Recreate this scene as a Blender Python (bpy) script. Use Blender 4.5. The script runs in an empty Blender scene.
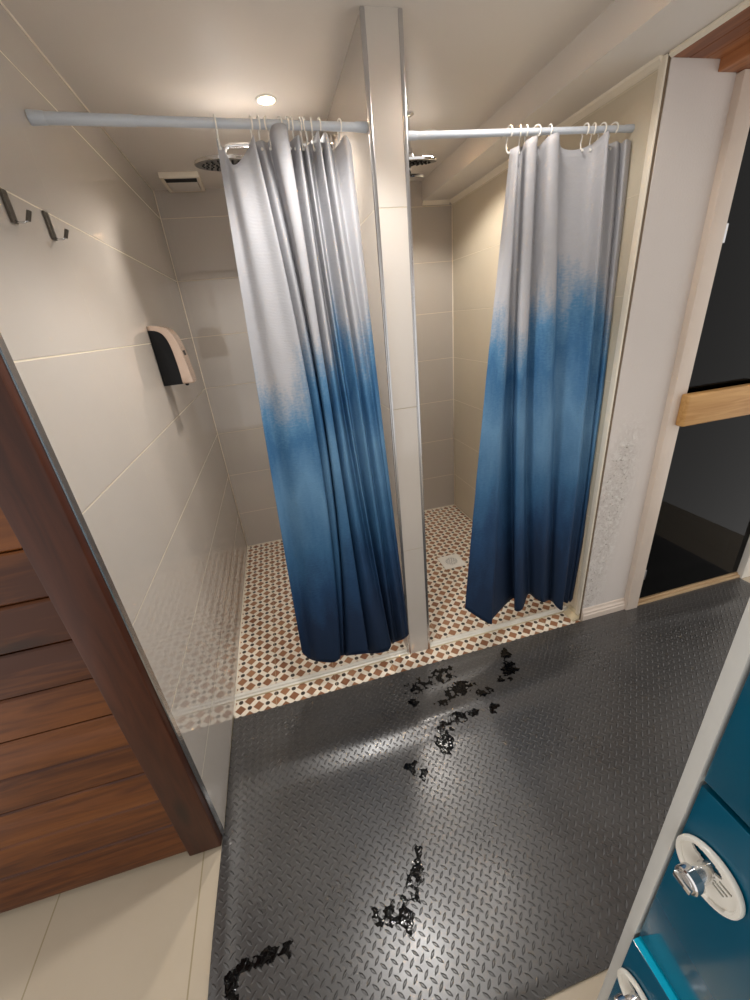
import bpy, bmesh, math, random
from mathutils import Vector, Matrix, noise

# ------------------------------------------------------------------ camera, world, lamps, exposure
S = bpy.context.scene
COL = S.collection
random.seed(7)

cam = bpy.data.cameras.new('camera')
cam.sensor_fit = 'VERTICAL'
cam.sensor_height = 36.0
cam.lens = 395.8 / 1000 * 36.0
cam.clip_start = 0.02
camo = bpy.data.objects.new('camera', cam)
COL.objects.link(camo)
RX = Vector((0.96436603, -0.24833837, -0.09124805))
UP = Vector((0.18484512, 0.38566893, 0.90393128))
FW = Vector((0.18928928, 0.88858738, -0.41783015))
camo.matrix_world = Matrix(((RX.x, UP.x, -FW.x, 0.46574), (RX.y, UP.y, -FW.y, -0.09154), (RX.z, UP.z, -FW.z, 1.6), (0, 0, 0, 1)))
S.camera = camo

W = bpy.data.worlds.new('room_air')
S.world = W
W.use_nodes = True
W.node_tree.nodes['Background'].inputs[0].default_value = (1.0, 0.97, 0.94, 1)
W.node_tree.nodes['Background'].inputs[1].default_value = 1.15

S.view_settings.view_transform = 'Standard'
S.view_settings.look = 'None'
S.view_settings.gamma = 1.0
S.view_settings.use_curve_mapping = False
S.view_settings.exposure = 0.0
S.cycles.diffuse_bounces = 8

H = 2.364            # ceiling height
ZS = 2.257           # underside of the boxed-in soffit
LAMPS = [            # x, y, watts, cone, colour
    (0.628, 1.877, 62.0, 140, (1.0, 0.945, 0.88)),
    (1.38, 2.17, 44.0, 140, (1.0, 0.94, 0.87)),
    (0.70, 1.00, 54.0, 112, (1.0, 0.975, 0.945)),
    (1.26, 1.18, 16.0, 150, (1.0, 0.95, 0.90)),
]
for (lx, ly, lw, lcone, lc) in LAMPS:
    L = bpy.data.lights.new('downlight_lamp', 'SPOT')
    L.shadow_soft_size = 0.05
    L.energy = lw
    L.color = lc
    L.spot_size = math.radians(lcone)
    L.spot_blend = 0.4
    lo = bpy.data.objects.new('downlight_lamp', L)
    lo.location = (lx, ly, H - 0.012)
    COL.objects.link(lo)

# ------------------------------------------------------------------ helpers
def tag(o, label=None, cat=None, group=None, kind=None):
    if label: o['label'] = label
    if cat: o['category'] = cat
    if group: o['group'] = group
    if kind: o['kind'] = kind
    return o

def empty(name, loc=(0, 0, 0)):
    o = bpy.data.objects.new(name, None)
    o.empty_display_size = 0.05
    o.location = loc
    COL.objects.link(o)
    return o

def obj(name, bm, m, parent=None, smooth=False, angle=None):
    """link the bmesh as ONE mesh object; vertices are given in world space"""
    me = bpy.data.meshes.new(name)
    bmesh.ops.recalc_face_normals(bm, faces=bm.faces[:])
    if parent is not None:
        off = Vector((0, 0, 0)); p = parent
        while p is not None:
            off += Vector(p.location); p = p.parent
        bmesh.ops.translate(bm, verts=bm.verts[:], vec=-off)
    bm.to_mesh(me); bm.free()
    if smooth:
        for p in me.polygons: p.use_smooth = True
        if angle is not None:
            try: me.set_sharp_from_angle(angle=math.radians(angle))
            except Exception: pass
    me.materials.append(m)
    o = bpy.data.objects.new(name, me)
    COL.objects.link(o)
    if parent is not None: o.parent = parent
    return o

def struct(name, bm, m, parent=None, **k):
    o = obj(name, bm, m, parent, **k)
    if parent is None: o['kind'] = 'structure'
    return o

def BM(): return bmesh.new()

def box(bm, x0, x1, y0, y1, z0, z1, bev=0.0, seg=2):
    vs = [bm.verts.new((x, y, z)) for x in (x0, x1) for y in (y0, y1) for z in (z0, z1)]
    fs = [(0, 1, 3, 2), (4, 6, 7, 5), (0, 4, 5, 1), (2, 3, 7, 6), (0, 2, 6, 4), (1, 5, 7, 3)]
    ff = [bm.faces.new([vs[i] for i in f]) for f in fs]
    if bev > 0:
        es = list({e for f in ff for e in f.edges})
        bmesh.ops.bevel(bm, geom=es, offset=bev, segments=seg, profile=0.5, affect='EDGES')
    return bm

def prism(bm, pts, axis, a, b, bev=0.0):
    """closed outline pts (2-D) pushed along axis from a to b. axis x:(y,z) y:(x,z) z:(x,y)"""
    def P(p, t):
        return {'x': (t, p[0], p[1]), 'y': (p[0], t, p[1]), 'z': (p[0], p[1], t)}[axis]
    A = [bm.verts.new(P(p, a)) for p in pts]
    B = [bm.verts.new(P(p, b)) for p in pts]
    n = len(pts)
    f = [bm.faces.new(A), bm.faces.new(B[::-1])]
    for i in range(n):
        bm.faces.new((A[i], B[i], B[(i + 1) % n], A[(i + 1) % n]))
    if bev > 0:
        es = list(set(f[0].edges) | set(f[1].edges))
        bmesh.ops.bevel(bm, geom=es, offset=bev, segments=2, profile=0.5, affect='EDGES')
    return bm

def frame_axes(d):
    d = d.normalized()
    a = Vector((0, 0, 1)) if abs(d.z) < 0.9 else Vector((1, 0, 0))
    u = d.cross(a).normalized()
    return u, d.cross(u).normalized()

def lathe(bm, prof, origin, direction, n=32, cap=True):
    """prof: (radius, distance along direction)"""
    d = Vector(direction).normalized(); u, v = frame_axes(d); o = Vector(origin)
    rings = []
    for (r, t) in prof:
        if r < 1e-6:
            rings.append([bm.verts.new(o + d * t)])
        else:
            rings.append([bm.verts.new(o + d * t + (u * math.cos(2 * math.pi * i / n) + v * math.sin(2 * math.pi * i / n)) * r) for i in range(n)])
    for a, b in zip(rings[:-1], rings[1:]):
        for i in range(n):
            j = (i + 1) % n
            q = [a[i % len(a)], a[j % len(a)], b[j % len(b)], b[i % len(b)]]
            q2 = []
            for w in q:
                if w not in q2: q2.append(w)
            if len(q2) > 2: bm.faces.new(q2)
    if not cap:
        for i in range(n):
            j = (i + 1) % n
            bm.faces.new((rings[-1][i], rings[-1][j], rings[0][j], rings[0][i]))
        return bm
    for rg in (rings[0], rings[-1]):
        if len(rg) > 2:
            bm.faces.new(rg)
    return bm

def tube(bm, pts, r, n=10, closed=False):
    pts = [Vector(p) for p in pts]; m = len(pts); rings = []
    u = None
    for i, p in enumerate(pts):
        if closed: t = pts[(i + 1) % m] - pts[i - 1]
        else: t = pts[min(i + 1, m - 1)] - pts[max(i - 1, 0)]
        t.normalize()
        if u is None: u, _ = frame_axes(t)
        u = (u - t * u.dot(t)).normalized(); v = t.cross(u)
        rr = r[i] if isinstance(r, (list, tuple)) else r
        rings.append([bm.verts.new(p + (u * math.cos(2 * math.pi * k / n) + v * math.sin(2 * math.pi * k / n)) * rr) for k in range(n)])
    for i in range(m if closed else m - 1):
        a, b = rings[i], rings[(i + 1) % m]
        for k in range(n):
            bm.faces.new((a[k], a[(k + 1) % n], b[(k + 1) % n], b[k]))
    if not closed:
        bm.faces.new(rings[0]); bm.faces.new(rings[-1])
    return bm

def catmull(p, sub):
    out = []
    n = len(p)
    for i in range(n - 1):
        p0, p1, p2, p3 = p[max(i - 1, 0)], p[i], p[i + 1], p[min(i + 2, n - 1)]
        for s in range(sub):
            t = s / sub
            out.append(0.5 * ((2 * p1) + (p2 - p0) * t + (2 * p0 - 5 * p1 + 4 * p2 - p3) * t * t + (3 * p1 - p0 - 3 * p2 + p3) * t ** 3))
    out.append(p[-1])
    return out

# ------------------------------------------------------------------ materials
def srgb(r, g, b):
    f = lambda c: (c / 255 / 12.92) if c / 255 <= 0.04045 else ((c / 255 + 0.055) / 1.055) ** 2.4
    return (f(r), f(g), f(b), 1.0)

class NT:
    def __init__(s, name):
        s.m = bpy.data.materials.new(name); s.m.use_nodes = True
        s.t = s.m.node_tree; s.b = s.t.nodes['Principled BSDF']
        s.out = s.t.nodes['Material Output']
        s._c = None
    def node(s, typ, **k):
        n = s.t.nodes.new(typ)
        for a, v in k.items(): setattr(n, a, v)
        return n
    def link(s, a, b): s.t.links.new(a, b)
    def set(s, sock, v):
        if hasattr(v, 'is_output'): s.link(v, sock)
        else: sock.default_value = v
    def math(s, op, a, b=None, c=None, clamp=False):
        n = s.node('ShaderNodeMath', operation=op); n.use_clamp = clamp
        s.set(n.inputs[0], a)
        if b is not None: s.set(n.inputs[1], b)
        if c is not None: s.set(n.inputs[2], c)
        return n.outputs[0]
    def xyz(s):
        if s._c is None:
            tc = s.node('ShaderNodeTexCoord'); s.co = tc.outputs['Object']; s.uv = tc.outputs['UV']
            sp = s.node('ShaderNodeSeparateXYZ'); s.link(s.co, sp.inputs[0]); s._c = sp.outputs
        return s._c
    def noise(s, scale, detail=4, vec=None, rough=0.5, stretch=None, dist=0.0):
        s.xyz()
        v = vec if vec is not None else s.co
        if stretch is not None:
            mp = s.node('ShaderNodeMapping'); s.link(v, mp.inputs[0]); mp.inputs['Scale'].default_value = stretch; v = mp.outputs[0]
        n = s.node('ShaderNodeTexNoise'); s.link(v, n.inputs['Vector'])
        n.inputs['Scale'].default_value = scale; n.inputs['Detail'].default_value = detail
        n.inputs['Roughness'].default_value = rough; n.inputs['Distortion'].default_value = dist
        return n.outputs['Fac']
    def mix(s, f, a, b):
        n = s.node('ShaderNodeMix', data_type='RGBA')
        s.set(n.inputs[0], f); s.set(n.inputs[6], a); s.set(n.inputs[7], b)
        return n.outputs[2]
    def ramp(s, f, stops, interp='LINEAR'):
        n = s.node('ShaderNodeValToRGB'); r = n.color_ramp; r.interpolation = interp
        while len(r.elements) < len(stops): r.elements.new(0.5)
        for e, (p, c) in zip(r.elements, stops): e.position = p; e.color = c
        s.set(n.inputs[0], f); return n.outputs[0]
    def bump(s, h, dist=0.001, strength=1.0):
        n = s.node('ShaderNodeBump'); n.inputs['Distance'].default_value = dist; n.inputs['Strength'].default_value = strength
        s.link(h, n.inputs['Height']); s.link(n.outputs[0], s.b.inputs['Normal']); return n
    def pbr(s, col=None, rough=None, metal=None, spec=None, coat=None, coatr=None):
        for nm, v in (('Base Color', col), ('Roughness', rough), ('Metallic', metal), ('Specular IOR Level', spec), ('Coat Weight', coat), ('Coat Roughness', coatr)):
            if v is not None: s.set(s.b.inputs[nm], v)
        return s.m

def plain(name, rgb, rough=0.5, metal=0.0, var=0.04, scale=30, spec=None, coat=None, bump=0.0):
    n = NT(name)
    f = n.noise(scale, 3)
    c = srgb(*rgb)
    lo = tuple(max(0, x * (1 - var * 2)) for x in c[:3]) + (1,)
    hi = tuple(min(1, x * (1 + var * 2)) for x in c[:3]) + (1,)
    n.pbr(n.mix(f, lo, hi), rough, metal, spec, coat, 0.05 if coat else None)
    if bump: n.bump(n.noise(scale * 4, 3), bump)
    return n.m

TILE_Z0, TILE_H, TILE_W = -0.0215, 0.3215, 0.643

def tile_mat(name, rgb, uaxis, u0, h=TILE_H, z0=TILE_Z0, w=TILE_W, rough=0.03, half=False, grout=(212, 200, 178)):
    n = NT(name); c = n.xyz()
    u = n.math('SUBTRACT', c['XYZ'.index(uaxis)], u0)
    vz = n.math('DIVIDE', n.math('SUBTRACT', c[2], z0), h)
    def line(f, size, wid):
        fr = n.math('FRACT', f)
        d = n.math('MINIMUM', fr, n.math('SUBTRACT', 1.0, fr))
        return n.math('MULTIPLY', n.math('SUBTRACT', 1.0, n.math('DIVIDE', n.math('MULTIPLY', d, size), wid), clamp=True), 3.0, clamp=True)
    g = line(vz, h, 0.0022)
    if w:
        uu = n.math('DIVIDE', u, w)
        if half: uu = n.math('ADD', uu, n.math('MULTIPLY', n.math('MODULO', n.math('FLOOR', vz), 2.0), 0.5))
        g = n.math('MAXIMUM', g, n.math('MULTIPLY', line(uu, w, 0.0018), 0.22))
    base = n.mix(n.noise(2.2, 3), srgb(*[v - 5 for v in rgb]), srgb(*[min(255, v + 4) for v in rgb]))
    n.pbr(n.mix(g, base, srgb(*grout)), n.math('ADD', rough, n.math('MULTIPLY', g, 0.4)), spec=0.85)
    n.bump(n.math('MULTIPLY', g, -1.0), 0.0012, 0.6)
    return n.m

def mosaic_mat():
    n = NT('victorian_mosaic'); c = n.xyz()
    k = 0.7071068; P = 0.0587
    x = n.math('SUBTRACT', c[0], 0.030); y = n.math('SUBTRACT', c[1], 1.366)
    u = n.math('DIVIDE', n.math('MULTIPLY', n.math('ADD', x, y), k), P)
    v = n.math('DIVIDE', n.math('MULTIPLY', n.math('SUBTRACT', y, x), k), P)
    du = n.math('ABSOLUTE', n.math('SUBTRACT', n.math('FRACT', n.math('ADD', u, 0.5)), 0.5))
    dv = n.math('ABSOLUTE', n.math('SUBTRACT', n.math('FRACT', n.math('ADD', v, 0.5)), 0.5))
    r = n.math('SQRT', n.math('ADD', n.math('MULTIPLY', du, du), n.math('MULTIPLY', dv, dv)))
    dot = n.math('LESS_THAN', n.math('MAXIMUM', n.math('MAXIMUM', du, dv), n.math('MULTIPLY', n.math('ADD', du, dv), 0.72)), 0.175)
    eu = n.math('GREATER_THAN', du, 0.20); ev = n.math('GREATER_THAN', dv, 0.20)
    brown = n.math('MULTIPLY', eu, ev)
    eu2 = n.math('GREATER_THAN', du, 0.175); ev2 = n.math('GREATER_THAN', dv, 0.175)
    groutb = n.math('SUBTRACT', n.math('MULTIPLY', eu2, ev2), brown)
    cell = n.node('ShaderNodeTexWhiteNoise', noise_dimensions='3D')
    cb = n.node('ShaderNodeCombineXYZ'); n.link(n.math('FLOOR', u), cb.inputs[0]); n.link(n.math('FLOOR', v), cb.inputs[1]); n.link(cb.outputs[0], cell.inputs['Vector'])
    bc = n.ramp(cell.outputs['Value'], [(0.0, srgb(136, 92, 66)), (0.5, srgb(150, 106, 77)), (1.0, srgb(164, 120, 88))])
    cc = n.mix(n.noise(40, 2), srgb(226, 216, 199), srgb(238, 229, 214))
    col = n.mix(brown, cc, bc)
    col = n.mix(n.math('MULTIPLY', groutb, 0.7), col, srgb(205, 190, 165))
    col = n.mix(dot, col, srgb(62, 56, 50))
    # seams between the mosaic sheets
    sx = n.math('FRACT', n.math('DIVIDE', n.math('SUBTRACT', c[0], 0.194), 0.2905))
    sd = n.math('MINIMUM', sx, n.math('SUBTRACT', 1.0, sx))
    seam = n.math('LESS_THAN', n.math('MULTIPLY', sd, 0.2905), 0.0016)
    col = n.mix(n.math('MULTIPLY', seam, 0.6), col, srgb(190, 172, 140))
    n.pbr(col, 0.28, spec=0.45)
    n.bump(n.math('ADD', n.math('MULTIPLY', groutb, -1.0), n.math('MULTIPLY', n.noise(14, 2), 0.3)), 0.0007, 0.5)
    return n.m

def wood_mat(name, dark, light, axis='X', scale=1.0, rough=0.35, coat=0.0, knots=True, islands=False):
    n = NT(name); n.xyz()
    st = {'X': (1.2, 14, 14), 'Y': (14, 1.2, 14), 'Z': (14, 14, 1.2)}[axis]
    a = n.noise(2.6 * scale, 5, stretch=st, dist=1.6)
    w = n.math('SINE', n.math('MULTIPLY', n.noise(1.1 * scale, 3, stretch=st, dist=0.7), 30.0))
    f = n.math('ADD', n.math('MULTIPLY', a, 0.7), n.math('MULTIPLY', w, 0.05))
    big = n.noise(1.4, 2, stretch=tuple(v * 0.35 for v in st))
    f = n.math('ADD', f, n.math('MULTIPLY', n.math('SUBTRACT', big, 0.5), 0.9))
    if islands:
        ge = n.node('ShaderNodeNewGeometry')
        f = n.math('ADD', f, n.math('MULTIPLY', n.math('SUBTRACT', ge.outputs['Random Per Island'], 0.5), 0.28))
    col = n.ramp(f, [(0.15, srgb(*dark)), (0.68, srgb(*light))])
    if knots:
        s2 = tuple(max(v * 0.3, 1.0) for v in st)
        kn = n.noise(2.1 * scale, 1, stretch=s2)
        col = n.mix(n.math('MULTIPLY', n.math('SUBTRACT', kn, 0.70, clamp=True), 7.0, clamp=True), col, srgb(*[int(v * 0.45) for v in dark]))
    n.pbr(col, rough, spec=0.3, coat=coat, coatr=0.25)
    n.bump(f, 0.0006, 0.4)
    return n.m

def mat_rubber(wet=False):
    n = NT('wet_film' if wet else 'diamond_plate_rubber'); c = n.xyz()
    L = 0.030
    def loz(x0, y0, sgn):
        x = n.math('SUBTRACT', n.math('FRACT', n.math('DIVIDE', n.math('SUBTRACT', c[0], x0 - L / 2), L)), 0.5)
        y = n.math('SUBTRACT', n.math('FRACT', n.math('DIVIDE', n.math('SUBTRACT', c[1], y0 - L / 2), L)), 0.5)
        a = n.math('MULTIPLY', n.math('ADD', x, n.math('MULTIPLY', y, sgn)), 0.7071)
        b = n.math('MULTIPLY', n.math('SUBTRACT', y, n.math('MULTIPLY', x, sgn)), 0.7071)
        aa = n.math('DIVIDE', a, 0.40); bb = n.math('DIVIDE', b, 0.125)
        e = n.math('ADD', n.math('MULTIPLY', aa, aa), n.math('ABSOLUTE', bb))
        return n.math('SUBTRACT', 1.0, e, clamp=True)
    h = n.math('MAXIMUM', loz(0.653, 0.502, 1.0), loz(0.668, 0.487, -1.0))
    h = n.math('SMOOTH_MIN', h, 0.55, 0.3)
    if wet:
        n.pbr(srgb(5, 5, 6), 0.07, spec=0.3)
        n.bump(n.math('ADD', n.math('MULTIPLY', h, 0.5), n.math('MULTIPLY', n.noise(120, 2), 0.35)), 0.0024, 0.8)
        return n.m
    col = n.mix(n.noise(5, 4), srgb(56, 55, 55), srgb(74, 72, 70))
    worn = n.noise(3.2, 5, rough=0.65)
    n.pbr(col, n.ramp(worn, [(0.3, (0.25,) * 3 + (1,)), (0.7, (0.36,) * 3 + (1,))]), spec=1.0)
    n.bump(h, 0.0042, 0.9)
    return n.m

def curtain_mat(name, seed, shift, slope):
    n = NT(name); n.xyz()
    sp = n.node('ShaderNodeSeparateXYZ'); n.link(n.uv, sp.inputs[0])
    u, v = sp.outputs[0], sp.outputs[1]
    cb = n.node('ShaderNodeCombineXYZ'); n.link(n.math('ADD', u, seed), cb.inputs[0]); n.link(n.math('MULTIPLY', v, 0.22), cb.inputs[1])
    big = n.noise(3.6, 2, vec=cb.outputs[0])
    fine = n.noise(16, 4, vec=cb.outputs[0], rough=0.6)
    cl = n.node('ShaderNodeCombineXYZ'); n.link(n.math('ADD', u, seed), cl.inputs[0]); n.link(v, cl.inputs[1])
    cloud = n.noise(5.5, 4, vec=cl.outputs[0])
    top = n.math('GREATER_THAN', v, 0.9)
    t = n.math('ADD', v, n.math('MULTIPLY', n.math('SUBTRACT', big, 0.5), 0.75))
    t = n.math('ADD', t, n.math('MULTIPLY', n.math('SUBTRACT', fine, 0.5), 0.34))
    t = n.math('ADD', t, n.math('MULTIPLY', n.math('SUBTRACT', cloud, 0.5), 0.16))
    t = n.math('ADD', t, n.math('MULTIPLY', n.math('SUBTRACT', n.noise(70, 3, vec=cl.outputs[0], stretch=(1.0, 2.2, 1.0)), 0.5), 0.14))
    t1 = n.math('ADD', t, n.math('ADD', shift, n.math('MULTIPLY', n.math('SUBTRACT', u, 0.5), -slope)))
    f = n.math('DIVIDE', t1, 2.2)
    col = n.ramp(f, [(0.0, srgb(28, 44, 66)), (0.15, srgb(31, 51, 80)), (0.24, srgb(40, 74, 112)), (0.34, srgb(66, 112, 152)), (0.48, srgb(106, 150, 186)),
                     (0.575, srgb(66, 116, 160)), (0.615, srgb(92, 140, 178)), (0.655, srgb(150, 166, 184)), (0.69, srgb(186, 186, 190)), (1.0, srgb(192, 191, 194))])
    wv = n.math('SINE', n.math('ADD', n.math('MULTIPLY', v, 700.0), n.math('MULTIPLY', n.noise(22, 3, vec=cl.outputs[0]), 22.0)))
    n.pbr(col, 0.62, spec=0.3)
    n.bump(n.math('ADD', n.math('MULTIPLY', wv, 0.5), n.math('MULTIPLY', n.noise(45, 3, vec=cl.outputs[0]), 1.0)), 0.0006, 0.45)
    tr = n.node('ShaderNodeBsdfTranslucent'); n.link(col, tr.inputs[0])
    mx = n.node('ShaderNodeMixShader'); mx.inputs[0].default_value = 0.22
    n.link(n.b.outputs[0], mx.inputs[1]); n.link(tr.outputs[0], mx.inputs[2]); n.link(mx.outputs[0], n.out.inputs[0])
    return n.m

def emit_mat(name, rgb, strength):
    n = NT(name)
    n.pbr(srgb(*rgb), 0.4)
    n.b.inputs['Emission Color'].default_value = srgb(*rgb)
    n.b.inputs['Emission Strength'].default_value = strength
    return n.m

def glass_mat(name, tint, rough=0.0, trans=1.0, ior=1.45):
    n = NT(name)
    n.pbr(srgb(*tint), rough)
    n.b.inputs['Transmission Weight'].default_value = trans
    n.b.inputs['IOR'].default_value = ior
    return n.m

TILE = (188, 180, 171)
M = {
    'tile_left': tile_mat('cream_tile_left', TILE, 'Y', 1.294),
    'tile_rear': tile_mat('cream_tile_rear', TILE, 'X', 0.03),
    'tile_right': tile_mat('cream_tile_right', (206, 195, 174), 'Y', 1.42),
    'tile_mid': tile_mat('cream_tile_middle', (192, 184, 175), 'X', -5.0, h=0.643, z0=-0.0175, w=0, rough=0.10, grout=(170, 158, 140)),
    'ceiling': plain('ceiling_paint', (219, 212, 204), 0.45, var=0.02, scale=3),
    'cove': plain('cream_cove', (234, 224, 206), 0.4, var=0.02),
    'mosaic': mosaic_mat(),
    'metal_trim': plain('aluminium', (200, 200, 202), 0.22, 1.0, 0.03),
    'chrome': plain('chrome', (225, 225, 226), 0.09, 1.0, 0.01),
    'dark_metal': plain('gunmetal', (92, 86, 78), 0.32, 0.8, 0.05),
    'rod': plain('white_enamel', (194, 200, 208), 0.28, var=0.015),
    'white_plastic': plain('white_plastic', (236, 232, 224), 0.32, var=0.015),
    'cloth_ring': plain('ring_plastic', (240, 236, 228), 0.3, var=0.01),
    'sealant': plain('yellowed_sealant', (204, 190, 158), 0.55, var=0.14, scale=25),
    'sill': plain('worn_white_pvc', (222, 218, 208), 0.35, var=0.05, scale=18),
    'plaster': None,
    'cream_paint': plain('cream_gloss_paint', (212, 197, 183), 0.38, var=0.04, scale=9),
    'black': plain('black_plastic', (12, 13, 17), 0.45, var=0.05, spec=0.3),
    'slot_shade': plain('painted_slot_shade', (10, 9, 8), 0.8),
    'champagne': plain('champagne_metal', (214, 190, 172), 0.25, 0.7, 0.02),
    'rubber': mat_rubber(),
    'teak': wood_mat('red_brown_wood', (68, 32, 11), (122, 70, 28), 'X', rough=0.45, coat=0.05, islands=True),
    'teak_v': wood_mat('dark_red_wood', (52, 22, 9), (80, 39, 19), 'Z', rough=0.45, coat=0.05),
    'teak_roof': wood_mat('red_wood_soffit', (120, 70, 42), (176, 118, 78), 'Y', rough=0.4, knots=False),
    'pine': wood_mat('pine', (176, 128, 72), (216, 172, 112), 'X', rough=0.45),
    'pine_sill': wood_mat('pale_wood', (176, 146, 110), (210, 184, 148), 'X', rough=0.5, knots=False),
    'lens': emit_mat('lamp_lens', (255, 244, 226), 9.0),
    'grey_coat': plain('grey_powder_coat', (196, 195, 190), 0.35, var=0.02),
    'teal': plain('teal_gloss', (0, 80, 106), 0.14, var=0.02, scale=4, spec=0.4, coat=0.15),
    'teal_edge_lit': plain('lit_teal_edge', (10, 188, 226), 0.3, var=0.02, coat=0.4),
    'fob': plain('white_fob_plastic', (232, 228, 218), 0.3, var=0.015),
    'water': mat_rubber(True),
    'smoked': glass_mat('smoked_glass', (34, 31, 29), 0.0, 1.0, 1.2),
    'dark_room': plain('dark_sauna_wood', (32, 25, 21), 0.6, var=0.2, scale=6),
    'paint': plain('cream_wall_paint', (208, 200, 188), 0.6, var=0.02, scale=2),
    'curtain_a': curtain_mat('ombre_cloth_left', 0.0, -0.04, 0.20),
    'curtain_b': curtain_mat('ombre_cloth_right', 3.7, -0.08, 0.0),
}

def plaster_mat():
    n = NT('flaking_plaster'); c = n.xyz()
    # flaking area low down beside the shower trim
    d = n.math('SUBTRACT', 1.0, n.math('DIVIDE', n.math('ABSOLUTE', n.math('SUBTRACT', c[0], n.math('ADD', 1.845, n.math('MULTIPLY', n.math('SUBTRACT', c[2], 0.05, clamp=True), 0.10)))), 0.11), clamp=True)
    zz = n.math('MULTIPLY', n.math('SUBTRACT', 1.15, c[2], clamp=True), 3.0, clamp=True)
    area = n.math('MULTIPLY', n.math('MULTIPLY', d, zz), 2.0, clamp=True)
    fl = n.noise(38, 5, rough=0.7, dist=1.2)
    h = n.math('MULTIPLY', area, fl)
    spots = n.math('MULTIPLY', n.math('SUBTRACT', n.math('MULTIPLY', n.noise(70, 2), area), 0.60, clamp=True), 7.0, clamp=True)
    col = n.mix(n.noise(3, 3), srgb(206, 198, 192), srgb(214, 206, 200))
    col = n.mix(n.math('MULTIPLY', area, n.math('MULTIPLY', n.math('SUBTRACT', fl, 0.47, clamp=True), 5.0, clamp=True)), col, srgb(232, 228, 222))  # highlights on the raised flakes, painted into the colour
    col = n.mix(n.math('MULTIPLY', area, n.math('MULTIPLY', n.math('SUBTRACT', 0.44, fl, clamp=True), 5.0, clamp=True)), col, srgb(196, 187, 179))  # shade in the hollows between flakes, painted into the colour
    n.pbr(n.mix(spots, col, srgb(128, 116, 98)), 0.6)
    n.bump(n.math('ADD', h, n.math('MULTIPLY', n.noise(120, 3), 0.06)), 0.014, 0.9)
    return n.m
M['plaster'] = plaster_mat()

def floor_mat():
    n = NT('beige_floor_tile'); c = n.xyz()
    def line(v, o, s):
        fr = n.math('FRACT', n.math('DIVIDE', n.math('SUBTRACT', v, o), s))
        return n.math('LESS_THAN', n.math('MULTIPLY', n.math('MINIMUM', fr, n.math('SUBTRACT', 1.0, fr)), s), 0.0022)
    g = n.math('MAXIMUM', line(c[0], -0.064, 0.45), line(c[1], 0.32, 0.9))
    col = n.mix(n.noise(4, 5), srgb(186, 172, 150), srgb(198, 185, 165))
    n.pbr(n.mix(g, col, srgb(160, 146, 118)), 0.3)
    return n.m
M['floor'] = floor_mat()

# ------------------------------------------------------------------ the room shell
XR = 1.830; XP1, XP2 = 0.876, 0.9937; YB = 2.895; YP = 1.383; YF = 1.30
struct('floor', box(BM(), -1.0, 3.4, -1.7, 1.288, -0.10, 0.0), M['floor'])
struct('floor_mosaic', box(BM(), 0.0, 1.835, 1.288, YB, -0.10, 0.0), M['mosaic'])
struct('wall_left', box(BM(), -0.10, 0.0, 0.835, YB + 0.1, -0.1, H), M['tile_left'])
struct('wall_back', box(BM(), 0.0, XR, YB, YB + 0.1, -0.1, H), M['tile_rear'])
struct('wall_right', box(BM(), XR, XR + 0.10, 1.322, YB + 0.1, -0.1, ZS), M['tile_right'])
wm = struct('wall_middle', box(BM(), XP1 + 0.002, XP2 - 0.002, YP, YB, -0.05, H), M['tile_mid'])
tag(wm, 'narrow cream tiled dividing wall between the two shower stalls', 'wall')
for xa, xb in ((XP1 - 0.0020, XP1 + 0.0115), (XP2 - 0.0115, XP2 + 0.0020)):
    b = box(BM(), xa, xb, YP - 0.003, YP + 0.008, 0.0, H - 0.001, 0.0028, 3)
    struct('edge_trim', b, M['metal_trim'], wm, smooth=True, angle=40)['label'] = 'shiny metal edge trim'
struct('ceiling', box(BM(), -1.0, 3.4, -1.7, YB + 0.1, H, H + 0.10), M['ceiling'])
# boxed-in soffit along the right, from the back wall out into the room
b = BM()
prism(b, [(1.619, ZS), (1.619, H), (XR + 0.1, H), (XR + 0.1, ZS)], 'y', 1.322, YB)
prism(b, [(1.619, ZS), (1.619, H), (XR + 0.006, H), (XR + 0.006, ZS)], 'y', -1.7, 1.322)
struct('ceiling_soffit', b, M['ceiling'])
# cove strips under the soffit
b = prism(BM(), [(XR, ZS), (XR - 0.022, ZS), (XR - 0.018, ZS - 0.008), (XR - 0.006, ZS - 0.020), (XR, ZS - 0.024)], 'y', 1.318, YB)
struct('trim_1', b, M['cove'])
b = prism(BM(), [(YB, ZS), (YB - 0.02, ZS), (YB - 0.006, ZS - 0.018), (YB, ZS - 0.022)], 'x', 1.619, XR - 0.022)
struct('trim_2', b, M['cove'])
# sealant lines in the inner corners
def bead(bm, p0, p1, r=0.003): return tube(bm, [p0, p1], r, 6)
b = BM()
bead(b, (0.001, YB - 0.001, 0), (0.001, YB - 0.001, H), 0.0048)
bead(b, (0.001, 0.85, H - 0.001), (0.001, YB, H - 0.001), 0.0032)
bead(b, (0.002, 1.29, 0.002), (0.002, YB, 0.002), 0.004)
bead(b, (0, YB - 0.002, 0.002), (XP1, YB - 0.002, 0.002), 0.004)
bead(b, (XP2, YB - 0.002, 0.002), (XR, YB - 0.002, 0.002), 0.004)
bead(b, (XR - 0.001, YB - 0.001, 0), (XR - 0.001, YB - 0.001, ZS - 0.024), 0.0045)
bead(b, (XR - 0.002, 1.33, 0.002), (XR - 0.002, YB, 0.002), 0.004)
struct('trim_3', b, M['cove'], smooth=True)
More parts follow.
